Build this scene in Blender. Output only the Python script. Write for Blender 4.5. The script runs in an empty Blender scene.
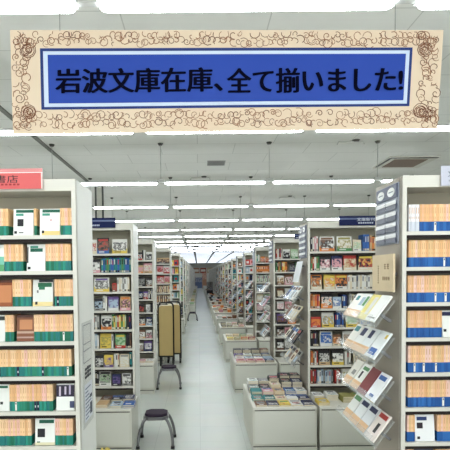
import bpy, math, random
from mathutils import Matrix, Vector
random.seed(7)
S = bpy.context.scene
COL = S.collection
PI = math.pi
F = 450.0
EYE = 1.69

# ------------------------------------------------------------------ camera
PITCH = math.radians(2.2126); ROLL = -0.0104
CX, CY = 198.9, 292.1
cam_d = bpy.data.cameras.new('camera'); cam = bpy.data.objects.new('camera', cam_d); COL.objects.link(cam)
RM = Matrix.Rotation(PI/2-PITCH, 4, 'X') @ Matrix.Rotation(ROLL, 4, 'Z')
cam.matrix_world = Matrix.Translation((0, 0, EYE)) @ RM
cam_d.sensor_width = 36; cam_d.sensor_height = 36; cam_d.lens = 36*F/450
cam_d.shift_x = (225-CX)/450; cam_d.shift_y = (CY-225)/450
cam_d.clip_start = 0.05; cam_d.clip_end = 200
S.camera = cam
R3 = RM.to_3x3()
def ray(px, py):
    return R3 @ Vector(((px-CX)/F, -(py-CY)/F, -1.0))
def at(px, py, Y):            # point on the frontal plane at distance Y
    d = ray(px, py); return Vector((0, 0, EYE)) + d*(Y/d.y)

def proj(x, y, z):
    q = R3.transposed() @ Vector((x, y, z-EYE)); return CX+F*q.x/-q.z, CY-F*q.y/-q.z
def atz(px, py, Z):           # point on the level at height Z
    d = ray(px, py); return Vector((0, 0, EYE)) + d*((Z-EYE)/d.z)

# ------------------------------------------------------------------ materials
MC = {}
def lin(c): return tuple((v/255/12.92 if v/255 <= .04045 else ((v/255+.055)/1.055)**2.4) for v in c)
def mat(c, rough=.55, spec=.4, name=None, metal=0):
    key = (tuple(c), rough, metal, name)
    if key in MC: return MC[key]
    m = bpy.data.materials.new(name or 'paint_%d_%d_%d' % tuple(c)); m.use_nodes = True
    b = m.node_tree.nodes['Principled BSDF']
    b.inputs['Base Color'].default_value = (*lin(c), 1)
    b.inputs['Roughness'].default_value = rough
    b.inputs['Specular IOR Level'].default_value = spec
    b.inputs['Metallic'].default_value = metal
    MC[key] = m; return m
def noisy(c, name, rough=.5, amt=.06, scale=6, bump=0.0, c2=None, spec=.4):
    m = mat(c, rough, spec, name); nt = m.node_tree; b = nt.nodes['Principled BSDF']
    tc = nt.nodes.new('ShaderNodeTexCoord'); n = nt.nodes.new('ShaderNodeTexNoise')
    n.inputs['Scale'].default_value = scale; n.inputs['Detail'].default_value = 4
    nt.links.new(tc.outputs['Object'], n.inputs['Vector'])
    mx = nt.nodes.new('ShaderNodeMix'); mx.data_type = 'RGBA'
    a = lin(c); d = lin(c2) if c2 else tuple(v*(1-amt*2.5) for v in a)
    mx.inputs['A'].default_value = (*a, 1); mx.inputs['B'].default_value = (*d, 1)
    nt.links.new(n.outputs['Fac'], mx.inputs['Factor']); nt.links.new(mx.outputs['Result'], b.inputs['Base Color'])
    if bump:
        bp = nt.nodes.new('ShaderNodeBump'); bp.inputs['Strength'].default_value = bump; bp.inputs['Distance'].default_value = .002
        nt.links.new(n.outputs['Fac'], bp.inputs['Height']); nt.links.new(bp.outputs['Normal'], b.inputs['Normal'])
    return m
def emis(c, strength, name):
    m = mat(c, .5, .4, name); b = m.node_tree.nodes['Principled BSDF']
    b.inputs['Emission Color'].default_value = (*lin(c), 1); b.inputs['Emission Strength'].default_value = strength
    return m
def clear(name, tint=(235, 242, 245), alpha=.16, rough=.08):
    m = mat(tint, rough, .8, name); m.node_tree.nodes['Principled BSDF'].inputs['Alpha'].default_value = alpha
    return m
CASE = noisy((214, 212, 203), 'cream_steel', .45, .02, 3)
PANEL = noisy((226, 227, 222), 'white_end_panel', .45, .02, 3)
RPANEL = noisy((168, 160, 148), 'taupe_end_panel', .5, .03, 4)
BACK = noisy((172, 168, 150), 'shelf_back', .6, .03, 4)
CAB = noisy((206, 205, 194), 'cabinet_steel', .45, .02, 3)
CABF = noisy((212, 212, 203), 'cabinet_front', .45, .02, 3)
DARK = mat((38, 36, 34), .6, .3, 'dark_gap')
BLACK = mat((22, 21, 22), .5, .4, 'black_plastic')
GREYM = mat((112, 112, 114), .35, .5, 'grey_tube', .6)
ACR = clear('clear_acrylic')
PAGE = mat((226, 216, 190), .8)
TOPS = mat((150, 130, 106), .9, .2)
SHELF_SHADE = mat((32, 25, 24), .7, .3, 'painted_shelf_shade')  # shade beneath the shelves, put into the colour
TUBE = emis((246, 252, 255), 11.0, 'lit_diffuser')
PANEL_GLOW = emis((230, 239, 252), 1.5, 'added_glow_panel')
HOUS = mat((196, 198, 196), .5, .4, 'light_housing')

def floor_mat():
    m = mat((205, 209, 203), .2, .35, 'vinyl_floor'); nt = m.node_tree; b = nt.nodes['Principled BSDF']
    tc = nt.nodes.new('ShaderNodeTexCoord'); br = nt.nodes.new('ShaderNodeTexBrick')
    br.inputs['Scale'].default_value = 1.0; br.offset = 0; br.inputs['Brick Width'].default_value = .45; br.inputs['Row Height'].default_value = .45
    br.inputs['Mortar Size'].default_value = .003; br.inputs['Bias'].default_value = 0
    br.inputs['Color1'].default_value = (*lin((194, 199, 193)), 1); br.inputs['Color2'].default_value = (*lin((189, 195, 189)), 1)
    br.inputs['Mortar'].default_value = (*lin((178, 184, 178)), 1)
    nt.links.new(tc.outputs['Object'], br.inputs['Vector'])
    n = nt.nodes.new('ShaderNodeTexNoise'); n.inputs['Scale'].default_value = 3; n.inputs['Detail'].default_value = 6
    nt.links.new(tc.outputs['Object'], n.inputs['Vector'])
    mx = nt.nodes.new('ShaderNodeMix'); mx.data_type = 'RGBA'; mx.blend_type = 'MULTIPLY'; mx.inputs['Factor'].default_value = .12
    nt.links.new(br.outputs['Color'], mx.inputs['A']); nt.links.new(n.outputs['Color'], mx.inputs['B'])
    nt.links.new(mx.outputs['Result'], b.inputs['Base Color'])
    mr = nt.nodes.new('ShaderNodeMapRange'); mr.inputs['To Min'].default_value = .16; mr.inputs['To Max'].default_value = .36
    b.inputs['Roughness'].default_value = .24
    return m
def ceil_mat():
    m = mat((176, 176, 170), .8, .2, 'ceiling_board'); nt = m.node_tree; b = nt.nodes['Principled BSDF']
    tc = nt.nodes.new('ShaderNodeTexCoord'); br = nt.nodes.new('ShaderNodeTexBrick')
    br.inputs['Scale'].default_value = 1.0; br.offset = .5; br.inputs['Brick Width'].default_value = .9; br.inputs['Row Height'].default_value = .45
    br.inputs['Mortar Size'].default_value = .004
    br.inputs['Color1'].default_value = (*lin((228, 228, 224)), 1); br.inputs['Color2'].default_value = (*lin((224, 224, 220)), 1)
    br.inputs['Mortar'].default_value = (*lin((196, 196, 192)), 1)
    nt.links.new(tc.outputs['Object'], br.inputs['Vector'])
    nt.links.new(br.outputs['Color'], b.inputs['Base Color'])
    n = nt.nodes.new('ShaderNodeTexNoise'); n.inputs['Scale'].default_value = 60
    nt.links.new(tc.outputs['Object'], n.inputs['Vector'])
    bp = nt.nodes.new('ShaderNodeBump'); bp.inputs['Strength'].default_value = .2; bp.inputs['Distance'].default_value = .003
    nt.links.new(n.outputs['Fac'], bp.inputs['Height']); nt.links.new(bp.outputs['Normal'], b.inputs['Normal'])
    return m

# ------------------------------------------------------------------ mesh builder
class MB:
    def __init__(s): s.v = []; s.f = []; s.mi = []; s.m = []; s.sm = []
    def slot(s, m):
        if m not in s.m: s.m.append(m)
        return s.m.index(m)
    def hexa(s, p, m, skip=()):
        b = len(s.v); s.v += [tuple(q) for q in p]; k = s.slot(m)
        for i, q in enumerate(((0, 3, 2, 1), (4, 5, 6, 7), (0, 1, 5, 4), (1, 2, 6, 5), (2, 3, 7, 6), (3, 0, 4, 7))):
            if i in skip: continue
            s.f.append(tuple(b+j for j in q)); s.mi.append(k); s.sm.append(False)
    def box(s, x0, x1, y0, y1, z0, z1, m, T=None, skip=()):
        p = [Vector(q) for q in ((x0, y0, z0), (x1, y0, z0), (x1, y1, z0), (x0, y1, z0), (x0, y0, z1), (x1, y0, z1), (x1, y1, z1), (x0, y1, z1))]
        if T is not None: p = [T @ q for q in p]
        s.hexa(p, m, skip)
    def tube(s, path, r, m, n=8, caps=True):
        k = s.slot(m); path = [Vector(p) for p in path]; b0 = len(s.v)
        rr = r if isinstance(r, (list, tuple)) else [r]*len(path)
        for i, p in enumerate(path):
            t = (path[min(i+1, len(path)-1)]-path[max(i-1, 0)]).normalized()
            u = t.cross(Vector((0, 0, 1)) if abs(t.z) < .9 else Vector((1, 0, 0))).normalized(); w = t.cross(u)
            for j in range(n):
                a = 2*PI*j/n; s.v.append(tuple(p+rr[i]*(math.cos(a)*u+math.sin(a)*w)))
        for i in range(len(path)-1):
            for j in range(n):
                a = b0+i*n+j; c = b0+i*n+(j+1) % n
                s.f.append((a, c, c+n, a+n)); s.mi.append(k); s.sm.append(True)
        if caps:
            s.f.append(tuple(b0+j for j in range(n))[::-1]); s.mi.append(k); s.sm.append(False)
            e = b0+(len(path)-1)*n; s.f.append(tuple(e+j for j in range(n))); s.mi.append(k); s.sm.append(False)
    def prism(s, pts, z0, z1, m, T=None):       # outline in x,y extruded in z
        k = s.slot(m); b = len(s.v); n = len(pts)
        q = [Vector((x, y, z0)) for x, y in pts]+[Vector((x, y, z1)) for x, y in pts]
        if T is not None: q = [T @ p for p in q]
        s.v += [tuple(p) for p in q]
        s.f.append(tuple(b+i for i in range(n))[::-1]); s.f.append(tuple(b+n+i for i in range(n))); s.mi += [k, k]; s.sm += [False, False]
        for i in range(n):
            j = (i+1) % n; s.f.append((b+i, b+j, b+n+j, b+n+i)); s.mi.append(k); s.sm.append(False)
    def ball(s, c, r, m, sc=(1, 1, 1), nu=12, nv=8):
        k = s.slot(m); b = len(s.v)
        for i in range(nv+1):
            th = PI*i/nv
            for j in range(nu):
                a = 2*PI*j/nu
                s.v.append((c[0]+r*sc[0]*math.sin(th)*math.cos(a), c[1]+r*sc[1]*math.sin(th)*math.sin(a), c[2]+r*sc[2]*math.cos(th)))
        for i in range(nv):
            for j in range(nu):
                s.f.append((b+i*nu+j, b+(i+1)*nu+j, b+(i+1)*nu+(j+1) % nu, b+i*nu+(j+1) % nu)); s.mi.append(k); s.sm.append(True)
    def mesh(s, name):
        me = bpy.data.meshes.new(name); me.from_pydata(s.v, [], s.f)
        for m in s.m: me.materials.append(m)
        me.polygons.foreach_set('material_index', s.mi); me.polygons.foreach_set('use_smooth', s.sm); me.update()
        return me
    def build(s, name, parent=None, loc=None, rz=0, bevel=0):
        o = bpy.data.objects.new(name, s.mesh(name)); COL.objects.link(o)
        if parent: o.parent = parent
        if loc: o.location = loc
        o.rotation_euler.z = rz
        if bevel:
            md = o.modifiers.new('bevel', 'BEVEL'); md.width = bevel; md.segments = 2; md.limit_method = 'ANGLE'
        return o
def tag(o, label, cat, group=None, kind=None):
    if label: o['label'] = label
    if cat: o['category'] = cat
    if group: o['group'] = group
    if kind: o['kind'] = kind
    return o
def empty(name, loc=(0, 0, 0), rz=0):
    o = bpy.data.objects.new(name, None); COL.objects.link(o); o.location = loc; o.rotation_euler.z = rz; o.empty_display_size = .1
    return o
def dup(o, loc, rz=None):
    c = o.copy(); COL.objects.link(c); c.location = loc
    if rz is not None: c.rotation_euler.z = rz
    for ch in list(o.children):
        d = ch.copy(); COL.objects.link(d); d.parent = c
        for g in list(ch.children):
            e = g.copy(); COL.objects.link(e); e.parent = d
    return c
def struct(name, mb): o = mb.build(name); o['kind'] = 'structure'; return o
def text(name, body, size, m, parent=None, loc=(0, 0, 0), rot=(PI/2, 0, 0), extrude=.0006, offset=0.0, width=None, height=None, align='CENTER'):
    cu = bpy.data.curves.new(name, 'FONT'); cu.body = body; cu.size = size; cu.extrude = extrude; cu.offset = offset
    cu.align_x = align; cu.align_y = 'CENTER'; cu.resolution_u = 4
    t = bpy.data.objects.new(name, cu); COL.objects.link(t)
    dg = bpy.context.evaluated_depsgraph_get(); me = bpy.data.meshes.new_from_object(t.evaluated_get(dg)); me.name = name
    bpy.data.objects.remove(t)
    xs = [v.co.x for v in me.vertices]; ys = [v.co.y for v in me.vertices]
    if xs:
        cx, cy = (max(xs)+min(xs))/2, (max(ys)+min(ys))/2
        if width:
            k = width/(max(xs)-min(xs)); ky = height/(max(ys)-min(ys)) if height else k
            for v in me.vertices: v.co.x = (v.co.x-cx)*k; v.co.y = (v.co.y-cy)*ky
    me.materials.clear(); me.materials.append(m)
    o = bpy.data.objects.new(name, me); COL.objects.link(o); o.parent = parent; o.location = loc; o.rotation_euler = rot
    return o

# ------------------------------------------------------------------ setting
XW, Y0, Y1, CZ = 4.9, -6.0, 60.0, EYE+1.55
b = MB(); b.box(-XW, XW, Y0, Y1, -.1, 0, floor_mat()); struct('floor', b)
b = MB(); b.box(-XW, XW, Y0, Y1, CZ, CZ+.1, ceil_mat()); struct('ceiling', b)
WALL = noisy((205, 203, 192), 'wall_paint', .8, .03, 2)
b = MB(); b.box(-XW-.1, -XW, Y0, Y1, 0, CZ, WALL); struct('wall_left', b)
b = MB(); b.box(XW, XW+.1, Y0, Y1, 0, CZ, WALL); struct('wall_right', b)
b = MB(); b.box(-XW, XW, Y1, Y1+.1, 0, CZ, noisy((226, 224, 214), 'far_wall_paint', .8, .03, 2)); struct('wall_back', b)
b = MB(); b.box(-XW, XW, Y0-.1, Y0, 2.75, CZ, WALL); b.box(-XW, -4.3, Y0-.1, Y0, 0, 2.75, WALL); b.box(4.3, XW, Y0-.1, Y0, 0, 2.75, WALL); b.box(-4.3, 4.3, Y0-.1, Y0, 0, .25, WALL); struct('wall_front', b)
b = MB()
for q in range(5): b.box(-4.3+8.56*q/4, -4.3+8.56*q/4+.04, Y0-.08, Y0-.02, .25, 2.75, mat((120, 122, 122), .4))
b.box(-4.3, 4.3, Y0-.055, Y0-.05, .25, 2.75, ACR); struct('added_window_1', b)  # unseen shop window, added to go with the fill light
dl = bpy.data.lights.new('added_fill', 'AREA'); dl.shape = 'RECTANGLE'; dl.size = 8.4; dl.size_y = 2.4; dl.energy = 95; dl.color = (.97, .99, 1)  # unseen area light, added to brighten faces turned to the viewer
do = bpy.data.objects.new('added_fill', dl); COL.objects.link(do); do.location = (0, Y0+.03, 1.5); do.rotation_euler = (PI/2, 0, 0)
SEAM = mat((118, 118, 112), .7, .2, 'ceiling_groove')
for i, (x, ya, yb) in enumerate(((-1.8, 2.5, 7.6), (-.55, 17.5, Y1), (1.34, 17.5, Y1))):
    b = MB(); b.box(x-.022, x+.022, ya, yb, CZ-.018, CZ, SEAM); struct('trim_%d' % (i+1), b)
# cross beam where the hanging lights stop
b = MB(); b.box(-XW, XW, 21.6, 21.8, CZ-.10, CZ, mat((200, 200, 194), .7)); struct('trim_4', b)

# ------------------------------------------------------------------ ceiling lights
ORD = ['first', 'second', 'third', 'fourth', 'fifth', 'sixth', 'seventh', 'eighth', 'ninth', 'tenth', 'eleventh', 'twelfth', 'thirteenth', 'fourteenth', 'fifteenth', 'sixteenth', 'seventeenth', 'eighteenth', 'nineteenth', 'twentieth', 'twenty-first', 'twenty-second', 'twenty-third', 'twenty-fourth', 'twenty-fifth']
LZ0 = EYE+1.08
def make_light():
    t = empty('ceiling_light')
    a = MB()
    a.hexa([Vector(p) for p in ((-.598, -.036, .008), (.598, -.036, .008), (.598, .036, .008), (-.598, .036, .008), (-.598, -.015, .03), (.598, -.015, .03), (.598, .015, .03), (-.598, .015, .03))], HOUS)
    a.build('housing', t)
    d = MB(); pts = []
    for i in range(7): a_ = -PI/2+PI*i/6; pts.append((.558+.032*math.cos(a_), .033*math.sin(a_)))
    for i in range(7): a_ = PI/2+PI*i/6; pts.append((-.558+.032*math.cos(a_), .033*math.sin(a_)))
    d.prism(pts, -.008, .008, TUBE); d.build('diffuser', t)
    j = MB(); j.box(.602, .678, -.016, .016, .006, .05, mat((188, 190, 188), .4)); j.build('joint', t)
    r = MB(); r.tube([(.64, 0, .05), (.64, 0, CZ-LZ0-.002)], .0035, mat((170, 170, 166), .4)); r.build('hanging_rod', t)
    c = MB(); c.tube([(.64, 0, CZ-LZ0-.022), (.64, 0, CZ-LZ0)], [.022, .034], mat((70, 68, 64), .5), 12); c.build('ceiling_rose', t)
    return t
light0 = make_light(); LZ = EYE+1.08; LP = 1.28
lrows = [atz(225, q, LZ).y for q in (5, 130.8, 183, 206.7, 220.3, 229.7, 236.2)]; lrows += [lrows[-1]+1.87*q for q in range(1, 5)]
LX0 = at(139.4, 131, lrows[1]).x+LP/2
first = True
for ri, ly in enumerate([-.4, -2.4, -4.4]+lrows):
    for n in range(-3, 3):
        o = light0 if first else dup(light0, (0, 0, 0)); first = False
        o.location = (LX0+LP*n, ly, LZ)
        if ri < 3: lab, g = 'white hanging tube light above the aisle behind the viewer', 'tube lights behind the viewer'
        else: lab, g = 'white hanging tube light in the %s row from the front' % ORD[ri-3], 'tube lights of the %s ceiling row' % ORD[ri-3]
        tag(o, lab, 'light', g)
def make_added_panel():  # panels added to brighten the far ceiling; no real fixtures known there
    t = empty('ceiling_light'); a = MB(); a.box(-.6, .6, -.33, .33, 0, .03, HOUS); a.build('housing', t)  # added panel, no known ceiling light; housing and diffuser are added with it
    d = MB(); d.box(-.575, .575, -.16, .16, -.012, 0, PANEL_GLOW); d.build('diffuser', t); return t
fl0 = make_added_panel(); first = True
for ri in range(19):
    for n in range(-2, 3):
        o = fl0 if first else dup(fl0, (0, 0, 0)); first = False
        o.location = (.39+1.3*n, 22.9+1.93*ri, CZ-.03)
        tag(o, 'added white glow panel at the far end, %s row back' % ORD[ri], 'light', 'added glow panels of the %s far row' % ORD[ri])

# ------------------------------------------------------------------ bookcases
CW, CD, CH = .90, .38, 2.2272
SH = [1.9168-.1985*k for k in range(8)]
def make_case(side):
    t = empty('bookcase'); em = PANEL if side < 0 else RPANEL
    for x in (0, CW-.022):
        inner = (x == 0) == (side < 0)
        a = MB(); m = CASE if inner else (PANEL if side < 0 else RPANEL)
        a.box(x, x+.022, 0.001, CD, 0, CH, m)
        a.box(x-(0 if x == 0 else .001), x+.022+(0.001 if x == 0 else 0), -.004, .03, 0, CH, CASE)
        a.build('end_panel', t)
    a = MB(); a.box(.022, CW-.022, .20, CD-.005, 0, CH-.03, BACK); a.build('back_panel', t)
    a = MB(); a.box(.022, CW-.022, 0, CD, CH-.065, CH, CASE); a.build('header_board', t)
    for z in SH:
        a = MB(); a.box(.022, CW-.022, .012, .20, z-.010, z, CASE); a.box(.022, CW-.022, .012, .20, z-.019, z-.010, SHELF_SHADE); a.box(.022, CW-.022, 0, .012, z-.019, z+.002, CASE)
        a.box(.0225, CW-.0225, .006, .010, z-.037, z-.019, SHELF_SHADE); a.build('shelf', t)  # dark strip stands in for the shade above the books
    a = MB(); a.box(.022, CW-.022, .0, .20, 0, .36, CAB); a.build('base', t)
    return t
NCASE = 24
CYS = [2.512, 4.681, 6.825, 9.05]+[11.15+2.1*i for i in range(NCASE-4)]
LX = [-.678, -.678, -.678, -.56, -.46]+[-.45]*30      # aisle end of the left cases
RX = 1.1335
cl = make_case(-1); cr = make_case(1)
PLACE = ['nearest', 'second', 'third', 'fourth', 'fifth', 'sixth', 'seventh', 'eighth', 'ninth']+ORD[9:]
cases = {}
for i, cy in enumerate(CYS):
    o = cl if i == 0 else dup(cl, (0, 0, 0)); o.location = (LX[i]-CW, cy, 0)
    lab = 'cream bookcase, %s in the row left of the aisle' % PLACE[i]
    if i == 0: lab = 'cream bookcase at left edge filled with green-banded tan paperbacks'
    if i == 1: lab = 'cream bookcase under a navy sign, second left of the aisle'
    tag(o, lab, 'bookcase', 'bookcases along the left of the aisle')
    o = cr if i == 0 else dup(cr, (0, 0, 0)); o.location = (RX, cy, 0)
    lab = 'cream bookcase, %s in the row right of the aisle' % PLACE[i]
    if i == 0: lab = 'cream bookcase at right edge filled with blue-banded tan paperbacks'
    if i == 1: lab = 'cream bookcase under the long navy sign on the right'
    tag(o, lab, 'bookcase', 'bookcases along the right of the aisle')

# low cabinets in front of the cases and at their aisle ends
TH = .423; CO = .464
def make_cabinet(w, d):
    t = empty('low_cabinet'); a = MB()
    a.box(0, w, 0.012, d, .05, TH-.022, CAB); a.build('body', t)
    a = MB(); a.box(-.0, w, 0, d, TH-.022, TH, CASE); a.build('worktop', t, bevel=.003)
    a = MB(); a.box(0, w, .002, d, 0, .042, CAB); a.build('plinth', t)
    a = MB(); a.box(.004, w-.004, .008, d-.01, .042, .05, DARK); a.build('shadow_gap', t)
    a = MB(); a.box(.018, w-.018, 0.002, .012, .075, TH-.034, CABF); a.build('drawer_front', t, bevel=.002)
    a = MB(); a.box(.018, w-.018, .010, .0125, TH-.034, TH-.022, mat((96, 94, 86), .6)); a.build('finger_groove', t)
    return t
cabL = make_cabinet(.90, .458); endT = make_cabinet(.61, .95); farT = make_cabinet(.24, .60)
cabR = None
for i, cy in enumerate(CYS):
    o = cabL if i == 0 else dup(cabL, (0, 0, 0)); o.location = (LX[i]-CW+.026 - (.15 if i == 3 else 0), cy-CO, 0)
    tag(o, 'low cream cabinet at the foot of the %s left bookcase' % PLACE[i], 'cabinet', 'low cabinets on the left')
    o = dup(cabL, (RX+.004, cy-CO, 0)); tag(o, 'low cream cabinet at the foot of the %s right bookcase' % PLACE[i], 'cabinet', 'low cabinets on the right')
    o = endT if i == 0 else dup(endT, (0, 0, 0)); o.location = (.50, cy-CO, 0)
    tag(o, 'low cream display cabinet beside the aisle end of the %s right bookcase' % PLACE[i], 'cabinet', 'end cabinets right of the aisle')
first = True
for i in range(8, NCASE):
    o = farT if first else dup(farT, (0, 0, 0)); first = False; o.location = (-.42, CYS[i]-.3, 0)
    tag(o, 'narrow low cabinet at the aisle end of the %s left bookcase' % PLACE[i], 'cabinet', 'far end cabinets left of the aisle')

# ------------------------------------------------------------------ shelf books
SHN = ['top', 'second', 'third', 'fourth', 'fifth', 'sixth', 'seventh', 'bottom']
TAN = [(236, 192, 140), (232, 184, 132), (240, 200, 152), (228, 178, 128), (238, 196, 158), (226, 190, 140), (234, 186, 148), (242, 206, 164)]
GRN = [(26, 128, 112), (34, 140, 124), (24, 120, 96), (40, 134, 108), (28, 118, 116), (22, 108, 82)]
BLU = [(26, 88, 158), (34, 98, 170), (22, 80, 148), (40, 104, 176)]
PINKS = [(238, 190, 178), (236, 200, 190)]
def spine_mesh(cov, band, t, extra=None, h=.153):
    a = MB(); bz = .056
    a.box(0, t-.0006, 0, .105, 0, bz, mat(band), skip=(1,)); a.box(0, t-.0006, 0, .105, bz, h-.001, mat(cov), skip=(0,))
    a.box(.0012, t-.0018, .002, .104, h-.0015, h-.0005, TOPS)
    a.box(t*.35, t*.6, -.0004, .0004, h*.66, h*.88, mat((206, 160, 116)))
    a.box(t*.35, t*.6, -.0004, .0004, h*.47, h*.55, mat((212, 168, 124)))
    if extra == 'dot': a.box(t*.1, t*.85, -.0005, .0004, .004, bz-.004, mat((235, 235, 228))); a.box(t*.3, t*.65, -.0009, .0004, bz-.018, bz-.008, mat((25, 40, 60)))
    if extra == 'dark': a.box(t*.05, t*.9, -.0005, .0004, 0.002, bz, mat((24, 30, 60))); a.box(t*.3, t*.65, -.0009, .0004, .02, .032, mat((220, 225, 230)))
    return a.mesh('paperback_book')
def variants(bands, seed):
    r = random.Random(seed); out = []
    for i in range(14):
        t = r.choice([.010, .011, .012, .0135, .0145, .016])
        out.append((t, spine_mesh(r.choice(TAN) if i % 7 else r.choice(PINKS), r.choice(bands), t)))
    return out
VG = variants(GRN, 3); VB = variants(BLU, 4)
SPG = [(t, spine_mesh(TAN[1], GRN[0], t, e)) for t, e in ((.013, 'dot'), (.015, 'dark'))]
SPB = [(t, spine_mesh(TAN[2], BLU[0], t, e)) for t, e in ((.013, 'dot'), (.015, 'dot'))]
WHT = [(.012, spine_mesh((232, 230, 232), (206, 212, 222), .012)), (.014, spine_mesh((224, 216, 222), (40, 96, 166), .014))]
STUFF = MB()        # everything past the individually built books
def stuff_book(x0, x1, y0, y1, z0, z1, c, band=None, T=None):
    if band: STUFF.box(x0, x1, y0, y1, z0, z0+.056, mat(band), T, skip=(0, 1, 4)); STUFF.box(x0, x1, y0, y1, z0+.056, z1, mat(c), T, skip=(0, 4))
    else: STUFF.box(x0, x1, y0, y1, z0, z1, mat(c), T, skip=(0, 4))
n_spine = 0
def spine_run(X0, X1, Y, z, V, label, group, sp=None, rng=random, prob=.08):
    global n_spine
    x = X0; k = 0
    while True:
        t, me = rng.choice(sp) if sp and rng.random() < prob else rng.choice(V)
        if x+t > X1: break
        o = bpy.data.objects.new('paperback_book', me); COL.objects.link(o)
        o.location = (x, Y+rng.uniform(0, .004), z)
        tag(o, label, 'book', group); n_spine += 1; x += t; k += 1
PICS = {}
def picture(c1, c2, c3, sc=34):
    key = (tuple(c1), tuple(c2), tuple(c3), sc)
    if key in PICS: return PICS[key]
    m = bpy.data.materials.new('printed_picture'); m.use_nodes = True; nt = m.node_tree; b = nt.nodes['Principled BSDF']; b.inputs['Roughness'].default_value = .4
    tc = nt.nodes.new('ShaderNodeTexCoord'); n = nt.nodes.new('ShaderNodeTexNoise'); n.inputs['Scale'].default_value = sc; n.inputs['Detail'].default_value = 3
    mp = nt.nodes.new('ShaderNodeMapping'); mp.inputs['Location'].default_value = (len(PICS)*1.7, len(PICS)*.9, 0)
    nt.links.new(tc.outputs['Object'], mp.inputs['Vector']); nt.links.new(mp.outputs['Vector'], n.inputs['Vector'])
    r = nt.nodes.new('ShaderNodeValToRGB'); e = r.color_ramp.elements
    e[0].position = .38; e[0].color = (*lin(c1), 1); e[1].position = .62; e[1].color = (*lin(c3), 1); q = e.new(.5); q.color = (*lin(c2), 1)
    nt.links.new(n.outputs['Fac'], r.inputs['Fac']); nt.links.new(r.outputs['Color'], b.inputs['Base Color'])
    PICS[key] = m; return m
def decal_book(name, w, h, d, base, dec=(), lean=0.0, spine=None):
    T = Matrix.Rotation(-lean, 4, 'X')
    a = MB(); c = mat(base)
    a.box(0, w, 0, .0012, 0, h, c, T); a.box(0, w, d-.0012, d, 0, h, c, T); a.box(0, .0014, 0.0012, d-.0012, 0, h, mat(spine) if spine else c, T)
    a.box(.0014, w-.002, .0012, d-.0012, .0015, h-.0015, PAGE, T)
    for i, (u0, u1, v0, v1, cc) in enumerate(dec):
        a.box(u0*w, u1*w, -.0004-.0002*i, 0, v0*h, v1*h, mat(cc) if isinstance(cc, tuple) else cc, T)
    return a.mesh(name)
def face_book(X0, X1, Y, z, h, base, dec, label, d=.014, lean=.1, cat='book', name='face_out_book', group=None):
    me = decal_book(name, X1-X0, h, d, base, dec, lean)
    o = bpy.data.objects.new(name, me); COL.objects.link(o)
    o.location = (X0, Y, z+.0015)
    tag(o, label, cat, group); return o
W = (232, 234, 230); K = (28, 28, 34); DG = (18, 92, 72)
def xs(px, Y, z=1.5):
    py = 270
    for _ in range(3): x = at(px, py, Y).x; py = proj(x, Y, z)[1]
    return x
# --- near left case
YL = CYS[0]+.018
def lrow(k, items):
    z = SH[k]+.001
    for it in items:
        a, b_ = xs(it[1], YL, z+.07), xs(it[2], YL, z+.07)
        a = max(a, LX[0]-CW+.025); b_ = min(b_, LX[0]-.024)
        if it[0] == 's':
            spine_run(a, b_, YL, z, VG, 'tan paperback with green-banded spine on the %s shelf of the nearest left bookcase' % SHN[k], 'green-banded paperbacks, %s left shelf' % SHN[k], SPG)
        else:
            face_book(b_-.105 if it[1] < 0 else a, b_ if it[1] < 0 else min(b_, a+.112), YL, z, .15, it[3], it[4], it[5])
FB = [(.12, 1, .86, .97, DG), (.12, .5, .74, .83, (70, 150, 130))]
lrow(0, [('s', -14, 10.5), ('f', 13, 33, W, FB+[(.2, .5, .35, .62, K), (.05, .18, .07, .17, K), (.28, .5, .09, .13, (90, 90, 90))], 'white face-out paperback with a dark figure under green bar, top left shelf'),
         ('s', 34, 38.5), ('f', 39.5, 60, W, FB+[(.1, 1, 0, .16, (226, 202, 132)), (.1, .22, .08, .18, K), (.5, .6, .55, .6, (200, 150, 150))], 'white face-out paperback with yellow foot and green bar, top left shelf'), ('s', 60.5, 73)])
lrow(1, [('s', -28, -12), ('f', -14, 3.6, W, [(0, 1, .25, .55, (120, 190, 170)), (0, 1, 0, .25, (90, 160, 110))], 'pale green face-out paperback at left edge, second left shelf'), ('s', 4, 24),
         ('f', 26.5, 45, W, [(.18, .85, .72, .85, DG), (.18, .6, .86, .94, (60, 140, 120)), (.05, .2, .06, .16, K), (.0, .08, .3, .9, (60, 60, 60))], 'white face-out paperback with a green title block, second left shelf'), ('s', 45.5, 73)])
lrow(2, [('s', -28, -8.5), ('f', -8, 12, (150, 84, 50), [(.1, .95, .15, .8, (196, 130, 86)), (0, 1, .9, 1, (90, 50, 36))], 'brown face-out paperback at left edge of the third left shelf'), ('s', 12.5, 31.5),
         ('f', 32.5, 54, (222, 224, 220), [(.25, .95, .72, .88, (30, 96, 66)), (.3, .6, .62, .74, (40, 110, 80)), (.3, 1, .9, 1, K), (0, 1, 0, .16, (226, 208, 150)), (.12, .24, .06, .17, K), (.2, .28, .5, .6, (120, 120, 120))], 'white face-out paperback with stepped dark green title, third left shelf'), ('s', 54.5, 73)])
lrow(3, [('s', -28, -16), ('f', -14, 4.6, W, [(0, 1, .8, .95, (50, 60, 60))], 'white face-out paperback at left edge of the fourth left shelf'), ('s', 5, 15.8),
         ('f', 16.5, 33.6, (132, 84, 62), [(.15, .9, .45, .82, (196, 136, 96)), (0, 1, .3, .38, (190, 160, 140)), (0, 1, .12, .18, (180, 150, 140)), (0, 1, .9, 1, (84, 52, 44))], 'brown face-out paperback with a tan picture, fourth left shelf'), ('s', 34, 73)])
lrow(4, [('s', -28, 73)])
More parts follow.
